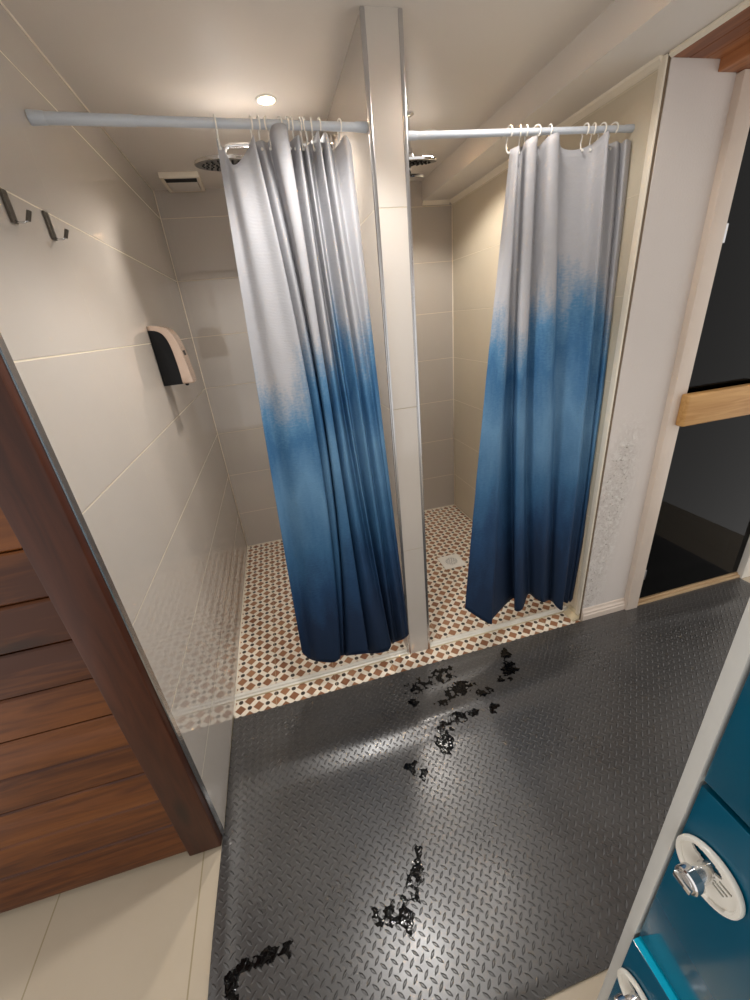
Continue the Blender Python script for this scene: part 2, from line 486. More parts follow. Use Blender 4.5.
# yellowed strip along the foot of the left wall
b = BM()
random.seed(3)
N = 30
top, bot = [], []
for i in range(N + 1):
    y = 0.825 + (1.30 - 0.825) * i / N
    w = 0.007 + 0.004 * noise.noise(Vector((y * 23, 0, 0)))
    top.append((b.verts.new((0.0, y, 0.011 + 0.004 * noise.noise(Vector((y * 17, 3, 0)))))))
    bot.append((b.verts.new((w, y, 0.0))))
for i in range(N): b.faces.new((top[i], top[i + 1], bot[i + 1], bot[i]))
bmesh.ops.solidify(b, geom=b.faces[:], thickness=0.001)
struct('trim_4', b, M['sealant'], smooth=True)
# profile at the front end of the right shower wall
b = box(BM(), XR - 0.007, XR + 0.001, 1.303, 1.330, 0.0, ZS - 0.002, 0.003, 3)
struct('trim_5', b, M['cove'], smooth=True, angle=50)
b = box(BM(), XR + 0.001, XR + 0.010, 1.3035, 1.322, 0.0, ZS - 0.002)
struct('trim_6', b, plain('brown_gap', (112, 94, 72), 0.6), None)
# plaster pier, baseboard
struct('wall_front', box(BM(), XR + 0.010, 2.105, YF, YF + 0.12, 0.0, 2.262), M['plaster'])
prof = [(YF, 0.0), (YF - 0.016, 0.0), (YF - 0.016, 0.036), (YF - 0.012, 0.042), (YF - 0.012, 0.052), (YF - 0.006, 0.060), (YF - 0.003, 0.072), (YF, 0.076)]
struct('baseboard_front', prism(BM(), prof, 'x', XR + 0.008, 2.105), M['cream_paint'])
struct('wall_beside_door', box(BM(), 2.985, 3.4, YF, YF + 0.12, 0.0, H), M['paint'])
struct('wall_above_door', box(BM(), XR + 0.11, 3.4, YF + 0.001, YF + 0.12, 2.262, H), M['paint'])
# reddish timber under the ceiling right of the soffit
b = BM()
for i in range(3):
    box(b, XR + 0.008 + i * 0.065, XR + 0.008 + i * 0.065 + 0.064, -1.7, 1.2995, 2.243, 2.262, 0.0025)
tt = struct('trim_7', b, M['teak_roof'])
tag(tt, 'reddish timber boards under the ceiling above the plaster pier', 'timber soffit')
b = box(BM(), 2.026, 2.30, -1.7, 1.2995, 2.212, 2.262, 0.003)
b2 = struct('trim_8', b, M['teak_roof'])
tag(b2, 'lower dark timber beam in the top right corner above the door', 'beam')
b = prism(BM(), [(XR + 0.007, 2.262), (XR - 0.004, ZS - 0.001), (XR - 0.004, ZS - 0.008), (XR + 0.007, 2.242)], 'y', -1.7, 1.299)
struct('trim_9', b, M['cove'])
# walls out of the frame that close the room
struct('wall_entry', box(BM(), -1.0, -0.10, 0.84, 0.94, 0, H), M['paint'])

# ------------------------------------------------------------------ dark glass sauna door, right
d1 = empty('door_1', (2.55, 1.29, 0)); d1['kind'] = 'structure'
tag(d1, 'dark smoked-glass sauna door with a chunky pine handle at the right', 'door')
b = box(BM(), 2.105, 2.180, 1.272, 1.33, 0.0, 2.212, 0.005)
struct('door_casing', b, M['cream_paint'], d1, smooth=True, angle=40)
b = box(BM(), 2.915, 2.985, 1.272, 1.40, 0.0, 2.212, 0.005)
struct('door_casing', b, M['white_plastic'], d1, smooth=True, angle=40)
b = box(BM(), 2.180, 2.915, 1.282, 1.33, 0.0, 0.020, 0.003)
box(b, 2.180, 2.915, 1.296, 1.33, 0.018, 0.030, 0.003)
struct('threshold', b, M['pine_sill'], d1)
b = box(BM(), 2.186, 2.910, 1.302, 1.310, 0.036, 2.205, 0.001)
struct('glass_pane', b, M['smoked'], d1)
b = box(BM(), 2.148, 2.62, 1.235, 1.275, 1.040, 1.180, 0.010, 3)
hd = obj('handle', b, M['pine'], d1, smooth=True, angle=40); hd['label'] = 'thick pale pine handle board'
b = BM()
for hx in (2.24, 2.54): lathe(b, [(0.010, 0), (0.010, 0.0275)], (hx, 1.2745, 1.11), (0, 1, 0), 12)
obj('handle_spacer', b, M['dark_metal'], d1)
for hz in (0.205, 1.765):
    b = box(BM(), 2.172, 2.212, 1.291, 1.3015, hz - 0.032, hz + 0.032, 0.003)
    lathe(b, [(0.007, 0), (0.007, 0.003)], (2.195, 1.291, hz), (0, -1, 0), 12)
    obj('hinge', b, M['metal_trim'], d1, smooth=True, angle=40)
# the unlit sauna room behind the glass: boarded walls and a bench
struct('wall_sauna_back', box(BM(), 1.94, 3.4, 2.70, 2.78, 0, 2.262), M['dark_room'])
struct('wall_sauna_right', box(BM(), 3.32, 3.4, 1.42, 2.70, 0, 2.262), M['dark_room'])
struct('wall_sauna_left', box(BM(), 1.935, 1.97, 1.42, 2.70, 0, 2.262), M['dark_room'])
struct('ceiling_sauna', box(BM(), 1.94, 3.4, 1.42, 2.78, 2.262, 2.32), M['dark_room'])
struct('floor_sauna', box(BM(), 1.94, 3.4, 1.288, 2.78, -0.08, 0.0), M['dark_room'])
bench = empty('sauna_bench', (2.65, 2.45, 0))
tag(bench, 'dark slatted bench seen dimly through the smoked glass door', 'bench')
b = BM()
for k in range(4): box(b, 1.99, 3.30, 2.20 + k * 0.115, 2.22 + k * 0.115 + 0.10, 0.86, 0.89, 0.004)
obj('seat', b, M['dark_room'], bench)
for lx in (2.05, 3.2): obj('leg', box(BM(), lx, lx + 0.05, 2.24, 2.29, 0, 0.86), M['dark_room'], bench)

# ------------------------------------------------------------------ dark wooden door, left
d2 = empty('door_2', (-0.43, 0.80, 0)); d2['kind'] = 'structure'
tag(d2, 'reddish brown wooden door of horizontal boards beside the tiled left wall', 'door')
for xa, xb in ((-0.107, -0.0022), (-0.86, -0.766)):
    obj('stile', box(BM(), xa, xb, 0.785, 0.826, 0.012, 2.05, 0.004), M['teak_v'], d2, smooth=True, angle=40)
# boards with a rounded lower lip, alternating flat and rolled
edges = [0.026, 0.184, 0.319, 0.453, 0.581, 0.705, 0.840, 0.968, 1.095, 1.222, 1.349, 1.476, 1.603, 1.730, 1.857, 1.984, 2.05]
b = BM()
for k, (z0, z1) in enumerate(zip(edges[:-1], edges[1:])):
    hgt = z1 - z0
    if k % 2 == 0:
        pts = [(0.822, z0 + 0.002), (0.801, z0 + 0.002), (0.793, z0 + 0.009), (0.7905, z0 + hgt * 0.28), (0.792, z0 + hgt * 0.5), (0.797, z0 + hgt * 0.66), (0.7985, z0 + hgt * 0.72), (0.798, z1 - 0.006), (0.802, z1 - 0.002), (0.822, z1 - 0.002)]
    else:
        pts = [(0.822, z0 + 0.002), (0.802, z0 + 0.002), (0.797, z0 + 0.007), (0.796, z0 + hgt * 0.5), (0.797, z1 - 0.007), (0.802, z1 - 0.002), (0.822, z1 - 0.002)]
    prism(b, pts, 'x', -0.768, -0.105)
pp = obj('plank_panel', b, M['teak'], d2, smooth=True, angle=35)
b = BM()
prism(b, [(-0.0015, 0.812), (0.0015, 0.814), (0.0015, 0.8345), (-0.0125, 0.8345), (-0.0125, 0.829), (-0.0015, 0.829)], 'z', 0.002, H - 0.002)
st = struct('trim_10', b, M['metal_trim'])
tag(st, 'brushed aluminium corner strip between wooden door and tiled left wall', 'corner trim')

# ------------------------------------------------------------------ shower thresholds
for nm, xa, xb, lab in (('shower_threshold', 0.0, XP1 - 0.002, 'worn white barrier strip across the left shower entrance'),
                        ('shower_threshold', XP2 + 0.002, XR - 0.002, 'worn white barrier strip across the right shower entrance')):
    t = empty(nm, ((xa + xb) / 2, 1.405, 0)); tag(t, lab, 'threshold', 'shower thresholds')
    pr = [(1.386, 0.0), (1.386, 0.005), (1.393, 0.007), (1.396, 0.016), (1.402, 0.019), (1.409, 0.016), (1.412, 0.007), (1.422, 0.005), (1.422, 0.0)]
    obj('strip', prism(BM(), pr, 'x', xa + 0.001, xb - 0.001), M['sill'], t, smooth=True, angle=35)
    obj('sealant_line', tube(BM(), [(xa + 0.002, 1.3845, 0.001), (xb - 0.002, 1.3845, 0.001)], 0.0035, 6), M['sealant'], t, smooth=True)
# little end block in the right corner
b = box(BM(), XR - 0.040, XR - 0.001, 1.300, 1.3805, 0.0, 0.045, 0.004)
bmesh.ops.translate(b, verts=[v for v in b.verts if v.co.z > 0.03 and v.co.x < XR - 0.02], vec=(0.028, 0, -0.022))
struct('trim_11', b, M['sealant'], smooth=True, angle=40)

# ------------------------------------------------------------------ rubber mat
MX0, MX1, MY0, MY1 = -0.006, 2.908, 0.205, 1.284
def mat_z(x, y):
    z = 0.008
    # long buckle running across the mat
    a = 0.5 * (math.tanh((x - 0.10) / 0.06) + 1) * 0.5 * (1 - math.tanh((x - 1.55) / 0.35))
    yc = 1.005 - 0.02 * math.sin(x * 2.2) + 0.01 * x
    s = 0.058 if y < yc else 0.075
    z += 0.021 * a * math.exp(-((y - yc) / s) ** 2)
    # left edge rolls up a little, corner lies flat
    z += 0.006 * math.exp(-((x - 0.02) / 0.035) ** 2) * min(1, max(0, (1.22 - y) / 0.2))
    # broad sag and waves
    z += 0.0035 * math.exp(-((x - 0.50) / 0.22) ** 2) * math.exp(-((y - 0.45) / 0.5) ** 2)
    z += 0.0030 * noise.noise(Vector((x * 2.6, y * 2.6, 0.3)))
    z += 0.0045 * math.exp(-((y - 1.17 + 0.03 * math.sin(3 * x)) / 0.035) ** 2) * 0.5 * (1 + math.tanh((x - 0.9) / 0.2))
    e = min(x - MX0, MX1 - x, y - MY0, MY1 - y)
    return max(0.006, 0.006 + (z - 0.006) * min(1.0, max(0.0, e / 0.02)))
b = BM()
nx, ny = 244, 90
g = []
for i in range(nx + 1):
    row = []
    for j in range(ny + 1):
        x = MX0 + (MX1 - MX0) * i / nx; y = MY0 + (MY1 - MY0) * j / ny
        if i == 0: x += 0.003 * math.sin(y * 9)
        row.append(b.verts.new((x, y, mat_z(x, y))))
    g.append(row)
for i in range(nx):
    for j in range(ny):
        b.faces.new((g[i][j], g[i + 1][j], g[i + 1][j + 1], g[i][j + 1]))
rim = [g[i][0] for i in range(nx + 1)] + [g[nx][j] for j in range(1, ny + 1)] + [g[i][ny] for i in range(nx - 1, -1, -1)] + [g[0][j] for j in range(ny - 1, 0, -1)]
low = [b.verts.new((v.co.x, v.co.y, 0.0005)) for v in rim]
for i in range(len(rim)):
    k = (i + 1) % len(rim)
    b.faces.new((rim[i], low[i], low[k], rim[k]))
b.faces.new(low)
mt = obj('rubber_mat', b, M['rubber'], None, smooth=True, angle=60)
tag(mt, 'large black rubber floor mat with raised diamond tread and a buckle across it', 'mat')

# water splashed on the mat: irregular thin films
def splash(label, blobs, seed, cell=0.0035, thr=0.50, amp=0.85):
    b = BM(); vv = {}
    x0 = min(q[0] - q[2] for q in blobs); x1 = max(q[0] + q[2] for q in blobs)
    y0 = min(q[1] - q[3] for q in blobs); y1 = max(q[1] + q[3] for q in blobs)
    def field(x, y):
        f = 0
        for (bx, by, rx, ry, w) in blobs:
            d = ((x - bx) / rx) ** 2 + ((y - by) / ry) ** 2
            f = max(f, w * max(0, 1 - d * 0.8))
        if f <= 0: return -1
        nn = 0.6 * noise.noise(Vector((x * 42, y * 42, seed))) + 0.5 * noise.noise(Vector((x * 110, y * 110, seed + 5)))
        return f + amp * nn - thr
    ni, nj = int((x1 - x0) / cell) + 1, int((y1 - y0) / cell) + 1
    F = [[field(x0 + i * cell, y0 + j * cell) for j in range(nj + 1)] for i in range(ni + 1)]
    def vert(i, j):
        if (i, j) not in vv:
            x, y = x0 + i * cell, y0 + j * cell
            vv[(i, j)] = b.verts.new((x, y, mat_z(x, y) + 0.0006 + 0.0016 * min(1.0, max(0.0, F[i][j] * 2.2)) ** 0.5))
        return vv[(i, j)]
    for i in range(ni):
        for j in range(nj):
            q = (F[i][j], F[i + 1][j], F[i + 1][j + 1], F[i][j + 1])
            if sum(t > 0 for t in q) >= 3:
                b.faces.new((vert(i, j), vert(i + 1, j), vert(i + 1, j + 1), vert(i, j + 1)))
    bmesh.ops.smooth_vert(b, verts=b.verts[:], factor=0.5, use_axis_x=True, use_axis_y=True, use_axis_z=False)
    o = obj('puddle', b, M['water'], None, smooth=True)
    tag(o, label, 'puddle', 'water splashes on the mat', 'stuff')
splash('water splash in a bent streak near the bottom middle of the mat', [(0.545, 0.44, 0.030, 0.055, 0.9), (0.585, 0.49, 0.022, 0.05, 0.85), (0.618, 0.535, 0.026, 0.045, 0.9), (0.635, 0.58, 0.02, 0.03, 0.8), (0.50, 0.465, 0.035, 0.04, 0.85), (0.465, 0.46, 0.03, 0.03, 0.7)], 1.0)
splash('dark wet patch on the near left corner of the mat', [(0.055, 0.44, 0.025, 0.055, 0.95), (0.09, 0.475, 0.04, 0.022, 0.95), (0.145, 0.475, 0.05, 0.022, 0.95), (0.20, 0.47, 0.04, 0.022, 0.85)], 4.0)
splash('wet patch on the crest of the buckle in the middle of the mat', [(0.86, 0.885, 0.045, 0.06, 0.9), (0.89, 0.945, 0.05, 0.03, 0.75), (0.96, 0.965, 0.06, 0.03, 0.7), (1.03, 0.965, 0.03, 0.025, 0.65), (1.12, 0.96, 0.03, 0.03, 0.75), (0.70, 0.84, 0.03, 0.045, 0.62), (0.74, 0.80, 0.03, 0.04, 0.58)], 9.0, thr=0.42)
splash('scattered droplets and wet patch beside the mosaic strip below the dividing wall', [(1.02, 1.10, 0.10, 0.05, 0.72), (0.98, 1.20, 0.09, 0.06, 0.60), (0.86, 1.17, 0.10, 0.06, 0.50), (1.12, 1.04, 0.06, 0.04, 0.6), (0.80, 1.10, 0.04, 0.03, 0.6), (0.93, 1.05, 0.05, 0.03, 0.55)], 13.0, thr=0.40)
splash('wet patch on the mat in front of the right shower entrance', [(1.30, 1.13, 0.055, 0.05, 0.8), (1.33, 1.21, 0.035, 0.05, 0.75), (1.25, 1.08, 0.05, 0.03, 0.6)], 21.0, thr=0.38)

# ------------------------------------------------------------------ curtain rods
def rod(p0, p1, joint, r_big, r_small, label):
    p0, p1 = Vector(p0), Vector(p1); d = (p1 - p0).normalized(); Ln = (p1 - p0).length
    t = empty('shower_rod', p0); tag(t, label, 'curtain rod', 'shower curtain rods')
    a = lathe(BM(), [(r_big, 0.012), (r_big, joint), (r_big * 0.985, joint + 0.003)], p0, d, 28)
    obj('outer_tube', a, M['rod'], t, smooth=True, angle=40)
    a = lathe(BM(), [(r_small, joint), (r_small, Ln - 0.012)], p0, d, 28)
    obj('inner_tube', a, M['rod'], t, smooth=True, angle=40)
    for s, rr in ((0, r_big), (1, r_small)):
        o = p0 if s == 0 else p1; dd = d if s == 0 else -d
        a = lathe(BM(), [(rr * 1.18, 0.0), (rr * 1.20, 0.005), (rr * 1.16, 0.014), (rr * 1.10, 0.032), (rr * 1.02, 0.036)], o, dd, 28)
        obj('end_cap', a, M['rod'], t, smooth=True, angle=40)
    return lambda x: p0 + (p1 - p0) * ((x - p0.x) / (p1.x - p0.x))
RL = rod((0.0005, 1.356, 2.124), (XP1 - 0.002, 1.408, 2.119), 0.235, 0.0128, 0.0112, 'white telescopic rod across the left shower, thicker at its wall end')
RR = rod((XP2 + 0.0025, 1.402, 2.096), (XR - 0.0005, 1.410, 2.112), 0.09, 0.0106, 0.0098, 'white rod across the right shower from dividing wall to tiled side wall')

# ------------------------------------------------------------------ curtains
CURTAIN_L = [
    ((0.434,1.395,2.096), (0.397,1.380,1.303), (0.358,1.332,0.246)),
    ((0.449,1.407,2.071), (0.431,1.395,1.295), (0.381,1.352,0.180)),
    ((0.468,1.377,2.028), (0.476,1.365,1.295), (0.420,1.322,0.177)),
    ((0.508,1.383,2.058), (0.529,1.363,1.287), (0.491,1.317,0.151)),
    ((0.535,1.365,2.089), (0.579,1.370,1.278), (0.526,1.330,0.158)),
    ((0.529,1.435,2.111), (0.561,1.420,1.271), (0.511,1.367,0.126)),
    ((0.556,1.395,2.088), (0.605,1.373,1.274), (0.540,1.346,0.150)),
    ((0.578,1.425,2.098), (0.620,1.415,1.263), (0.551,1.372,0.120)),
    ((0.591,1.360,2.111), (0.621,1.350,1.276), (0.571,1.322,0.162)),
    ((0.629,1.357,2.110), (0.647,1.360,1.270), (0.655,1.307,0.161)),
    ((0.635,1.435,2.105), (0.647,1.415,1.259), (0.652,1.357,0.113)),
    ((0.661,1.375,2.092), (0.673,1.360,1.267), (0.705,1.317,0.134)),
    ((0.675,1.435,2.096), (0.701,1.415,1.251), (0.756,1.322,0.130)),
    ((0.683,1.375,2.069), (0.711,1.363,1.260), (0.776,1.332,0.153)),
    ((0.703,1.435,2.100), (0.728,1.415,1.247), (0.777,1.402,0.100)),
    ((0.719,1.365,2.099), (0.756,1.360,1.254), (0.801,1.372,0.120)),
    ((0.729,1.425,2.096), (0.773,1.405,1.242), (0.823,1.397,0.096)),
    ((0.742,1.370,2.096), (0.790,1.373,1.247), (0.846,1.362,0.134)),
    ((0.766,1.415,2.069), (0.817,1.390,1.239), (0.865,1.372,0.132)),
    ((0.800,1.380,2.092), (0.825,1.373,1.241), (0.876,1.372,0.142)),
    ((0.821,1.405,2.077), (0.840,1.385,1.237), (0.885,1.382,0.143)),
]
CURTAIN_R = [
    ((1.353,1.398,2.056), (1.270,1.350,1.448), (1.134,1.265,0.321)),
    ((1.355,1.378,2.055), (1.297,1.340,1.446), (1.200,1.260,0.251)),
    ((1.368,1.370,2.057), (1.334,1.338,1.442), (1.271,1.260,0.185)),
    ((1.395,1.433,2.085), (1.374,1.390,1.435), (1.301,1.295,0.184)),
    ((1.418,1.428,2.085), (1.407,1.400,1.431), (1.462,1.375,0.202)),
    ((1.394,1.368,2.071), (1.392,1.342,1.435), (1.437,1.315,0.178)),
    ((1.426,1.363,2.079), (1.429,1.345,1.431), (1.478,1.315,0.172)),
    ((1.478,1.433,2.086), (1.470,1.400,1.424), (1.557,1.385,0.193)),
    ((1.474,1.368,2.080), (1.494,1.350,1.424), (1.579,1.355,0.183)),
    ((1.506,1.363,2.086), (1.544,1.345,1.419), (1.607,1.325,0.172)),
    ((1.558,1.418,2.067), (1.600,1.400,1.411), (1.676,1.365,0.134)),
    ((1.622,1.428,2.062), (1.643,1.395,1.406), (1.677,1.335,0.143)),
    ((1.680,1.418,2.077), (1.690,1.370,1.402), (1.693,1.320,0.117)),
    ((1.695,1.363,2.095), (1.712,1.340,1.401), (1.725,1.317,0.090)),
    ((1.741,1.418,2.098), (1.758,1.382,1.395), (1.756,1.353,0.106)),
    ((1.762,1.398,2.104), (1.787,1.370,1.392), (1.776,1.345,0.100)),
    ((1.796,1.416,2.099), (1.807,1.382,1.389), (1.791,1.350,0.112)),
    ((1.788,1.383,2.101), (1.807,1.360,1.390), (1.794,1.345,0.101)),
    ((1.839,1.408,2.112), (1.845,1.380,1.385), (1.810,1.345,0.124)),
]

def lag(z, a, b, c):
    """quadratic through three points in z, for x and y"""
    za, zb, zc = a[2], b[2], c[2]
    la = (z - zb) * (z - zc) / ((za - zb) * (za - zc)); lb = (z - za) * (z - zc) / ((zb - za) * (zb - zc)); lc = (z - za) * (z - zb) / ((zc - za) * (zc - zb))
    return (a[0] * la + b[0] * lb + c[0] * lc, a[1] * la + b[1] * lb + c[1] * lc)

CURTAIN_L = [((a[0], a[1], min(a[2], 2.094 if a[1] > 1.37 else 2.108)), m_, z_) for a, m_, z_ in CURTAIN_L]
CURTAIN_R = [((a[0], a[1], min(a[2], 2.074 if a[1] > 1.37 else 2.09)), m_, z_) for a, m_, z_ in CURTAIN_R]
def curtain(ctrl, name, label, m, seed, clampx=None, sub=9, rows=90):
    n = len(ctrl)
    top = catmull([Vector((q[0][2], 0, 0)) for q in ctrl], sub)
    bot = catmull([Vector((q[2][2], 0, 0)) for q in ctrl], sub)
    # arc length along the middle, for the dye pattern
    grid = []
    for r in range(rows + 1):
        t = r / rows
        pts = []
        for q in ctrl:
            z = q[0][2] + (q[2][2] - q[0][2]) * t
            x, y = lag(z, *q)
            pts.append(Vector((x, y, z)))
        grid.append(catmull(pts, sub))
    mid = grid[rows // 2]
    u = [0.0]
    for a, b_ in zip(mid[:-1], mid[1:]): u.append(u[-1] + (b_ - a).length)
    b = BM(); uvl = b.loops.layers.uv.new('uv'); V = []
    for r in range(rows + 1):
        row = []
        for i, p in enumerate(grid[r]):
            t = r / rows
            w = 0.004 * noise.noise(Vector((u[i] * 9, p.z * 3.1, seed))) + 0.0018 * noise.noise(Vector((u[i] * 30, p.z * 11, seed + 4)))
            x, y = p.x, p.y + w * (0.3 + 0.7 * min(1, t * 4))
            if clampx: x = min(clampx, x)
            row.append(b.verts.new((x, y, p.z)))
        V.append(row)
    for r in range(rows):
        for i in range(len(u) - 1):
            f = b.faces.new((V[r][i], V[r][i + 1], V[r + 1][i + 1], V[r + 1][i]))
            for l, (rr, ii) in zip(f.loops, ((r, i), (r, i + 1), (r + 1, i + 1), (r + 1, i))):
                l[uvl].uv = (u[ii], grid[rr][ii].z)
    o = obj(name, b, m, None, smooth=True)
    md = o.modifiers.new('thickness', 'SOLIDIFY'); md.thickness = 0.0012; md.offset = 0
    tag(o, label, 'shower curtain', 'ombre shower curtains')
    # stitched hem at the foot and the free side
    hb = BM()
    tube(hb, [v.co + Vector((0, 0, 0)) for v in []] or [Vector(p) for p in grid[rows]], 0.0016, 6)
    h = obj('hem', hb, m_hem, o, smooth=True)
    return o
m_hem = plain('dark_hem', (24, 34, 62), 0.7)
curtain(CURTAIN_L, 'shower_curtain', 'grey to navy ombre cloth curtain hanging in the left shower entrance', M['curtain_a'], 1.0)
curtain(CURTAIN_R, 'shower_curtain', 'grey to navy ombre cloth curtain hanging in the right shower entrance', M['curtain_b'], 8.0, clampx=XR - 0.004)

# ------------------------------------------------------------------ curtain rings
def ring_mesh():
    b = BM()
    # open hook: over the rod, down, with a button end
    pts = []
    for k in range(26):
        a = math.radians(-60 + 300 * k / 25)
        pts.append((0.0, 0.0165 * math.cos(a), 0.0165 * math.sin(a)))
    pts = [(0.0, 0.004, -0.052), (0.0, 0.013, -0.045), (0.0, 0.016, -0.030)] + pts[0:] 
    pts = pts[:3] + pts[4:]
    tube(b, pts, 0.0023, 8)
    lathe(b, [(0.0, -0.003), (0.004, -0.002), (0.004, 0.002), (0.0, 0.003)], (0.0, 0.003, -0.053), (0, 1, 0), 10)
    return b
ring0 = obj('curtain_ring', ring_mesh(), M['cloth_ring'], None, smooth=True)
used = [False]
ORD = ['first', 'second', 'third', 'fourth', 'fifth', 'sixth', 'seventh', 'eighth', 'ninth', 'tenth', 'eleventh', 'twelfth']
def put_ring(p, rz, rx, label, group):
    if used[0]:
        o = ring0.copy(); COL.objects.link(o)
    else:
        o = ring0; used[0] = True
    o.location = p; o.rotation_euler = (rx, 0, rz)
    tag(o, label, 'curtain ring', group)
random.seed(5)
xs = [0.440, 0.535, 0.556, 0.578, 0.616, 0.636, 0.651, 0.675, 0.687, 0.707, 0.729, 0.790]
for i, x in enumerate(xs):
    lab = 'white plastic curtain ring on the left rod, %s from the left of its twelve' % ORD[i]
    if i == 0: lab = 'white plastic ring holding the outer left corner of the left curtain, apart from the rest'
    if i == 11: lab = 'white plastic ring nearest the dividing wall on the left rod'
    put_ring(RL(x), math.radians(random.uniform(-18, 18)), math.radians(random.uniform(-5, 5)), lab, 'rings on the left shower rod')
xs = [1.352, 1.392, 1.414, 1.452, 1.502, 1.640, 1.672, 1.707, 1.752]
for i, x in enumerate(xs):
    lab = 'white plastic curtain ring on the right rod, %s from the left of its nine' % ORD[i]
    if i == 0: lab = 'white plastic ring at the free left corner of the right curtain'
    if i == 8: lab = 'white plastic ring on the right rod nearest the side wall'
    put_ring(RR(x), math.radians(random.uniform(-25, 25)), math.radians(random.uniform(-5, 5)), lab, 'rings on the right shower rod')

# ------------------------------------------------------------------ downlights in the ceiling
LL = ['bright recessed ceiling spotlight inside the left shower stall', 'recessed ceiling spotlight inside the right shower stall behind the rod', 'recessed ceiling spotlight in front of the left shower', 'recessed ceiling spotlight in front of the right shower']
for (lx, ly, lw, lcone, lc), lab in zip(LAMPS, LL):
    t = empty('ceiling_light', (lx, ly, H)); tag(t, lab, 'ceiling light', 'recessed ceiling lights')
    a = lathe(BM(), [(0.031, 0.0), (0.038, 0.0), (0.038, 0.003), (0.035, 0.0055), (0.031, 0.005)], (lx, ly, H), (0, 0, -1), 36, False)
    obj('trim_ring', a, M['white_plastic'], t, smooth=True, angle=40)
    a = lathe(BM(), [(0.0, 0.003), (0.0305, 0.003)], (lx, ly, H), (0, 0, -1), 32)
    obj('lens', a, M['lens'], t)

# ------------------------------------------------------------------ ceiling extractor in the left stall
t = empty('extractor_vent', (0.185, 2.725, H)); tag(t, 'square cream extractor vent with a dark slot, on the ceiling of the left shower', 'vent')
b = BM()
vx0, vx1, vy0, vy1 = 0.090, 0.285, 2.600, 2.860
box(b, vx0, vx1, vy0, vy0 + 0.018, H - 0.026, H, 0.003)
box(b, vx0, vx0 + 0.018, vy0 + 0.018, vy1, H - 0.022, H, 0.002)
box(b, vx1 - 0.018, vx1, vy0 + 0.018, vy1, H - 0.022, H, 0.002)
box(b, vx0 + 0.018, vx1 - 0.018, vy1 - 0.018, vy1, H - 0.022, H, 0.002)
obj('frame', b, M['cove'], t, smooth=True, angle=40)
obj('slot_shade_block', box(BM(), vx0 + 0.02, vx1 - 0.02, vy0 + 0.02, vy0 + 0.080, H - 0.0245, H - 0.001), M['slot_shade'], t)  # solid near-black block painted as the shade inside the slot
obj('cover_plate', box(BM(), vx0 + 0.022, vx1 - 0.022, vy0 + 0.080, vy1 - 0.020, H - 0.024, H - 0.002, 0.003), M['ceiling'], t, smooth=True, angle=40)

# ------------------------------------------------------------------ shower heads
def shower_head(cx, cy, cz, r, tilt, label, second=False, wall_x=None):
    t = empty('overhead_shower', (cx, cy, cz)); tag(t, label, 'shower head', 'rain shower heads')
    if wall_x is None:
        obj('ceiling_flange', lathe(BM(), [(0.0, 0), (0.028, 0), (0.028, 0.004), (0.016, 0.010), (0.010, 0.012)], (cx, cy, H), (0, 0, -1), 24), M['chrome'], t, smooth=True, angle=40)
        obj('arm', lathe(BM(), [(0.0095, 0.008), (0.0095, H - cz - 0.045), (0.015, H - cz - 0.043), (0.016, H - cz - 0.026), (0.010, H - cz - 0.020)], (cx, cy, H), (0, 0, -1), 20), M['chrome'], t, smooth=True, angle=40)
    else:
        za = cz + 0.055
        obj('wall_flange', lathe(BM(), [(0.0, 0), (0.028, 0), (0.028, 0.004), (0.016, 0.010), (0.010, 0.012)], (wall_x, cy, za), (-1, 0, 0), 24), M['chrome'], t, smooth=True, angle=40)
        pts = [(wall_x - 0.008, cy, za), (cx + 0.05, cy, za)] + [(cx + 0.03 * (1 - math.sin(a)) , cy, za - 0.03 * (1 - math.cos(a))) for a in (0.3, 0.7, 1.1, 1.5)] + [(cx, cy, cz + 0.018)]
        obj('arm', tube(BM(), pts, 0.0095, 14), M['chrome'], t, smooth=True, angle=40)
    dn = Vector((math.sin(tilt[0]), math.sin(tilt[1]), -1)).normalized()
    o = Vector((cx, cy, cz))
    obj('head', lathe(BM(), [(0.0, -0.024), (0.014, -0.024), (0.02, -0.014), (r * 0.92, -0.008), (r, -0.004), (r, 0.004), (r * 0.985, 0.006)], o, dn, 48), M['chrome'], t, smooth=True, angle=40)
    f = obj('spray_face', lathe(BM(), [(0.0, 0.0065), (r * 0.98, 0.0065), (r * 0.98, 0.004)], o, dn, 48), M['dark_metal'], t, smooth=True, angle=40)
    b = BM(); u, v = frame_axes(dn)
    for q, k in ((0.15, 5), (0.3, 9), (0.45, 13), (0.6, 17), (0.74, 21)):
        for i in range(k):
            a = 2 * math.pi * i / k
            lathe(b, [(0.0046, 0.0), (0.0040, 0.004), (0.0, 0.0045)], o + dn * 0.0066 + (u * math.cos(a) + v * math.sin(a)) * r * q, dn, 6)
    nz = obj('nozzles', b, M['black'], t, smooth=True, angle=40)
    nz['kind'] = 'stuff'
    if second:
        obj('hand_spray', lathe(BM(), [(0.0, -0.012), (0.02, -0.012), (r * 0.50, -0.006), (r * 0.52, 0.0), (r * 0.5, 0.004), (0.0, 0.005)], o + Vector((0.0, 0.0, -0.055)), dn, 36), M['chrome'], t, smooth=True, angle=40)
        obj('spray_neck', lathe(BM(), [(0.009, 0.0), (0.009, 0.036)], o + dn * 0.007, dn, 16), M['chrome'], t, smooth=True)
    return t
shower_head(0.440, 1.965, 2.205, 0.120, (0.0, 0.12), 'round rain shower head in the left stall, half hidden behind the curtain', False, XP1 - 0.0005)
shower_head(1.215, 1.99, 2.205, 0.120, (0.0, 0.20), 'chrome rain shower head in the right stall, beside the dividing wall', True)

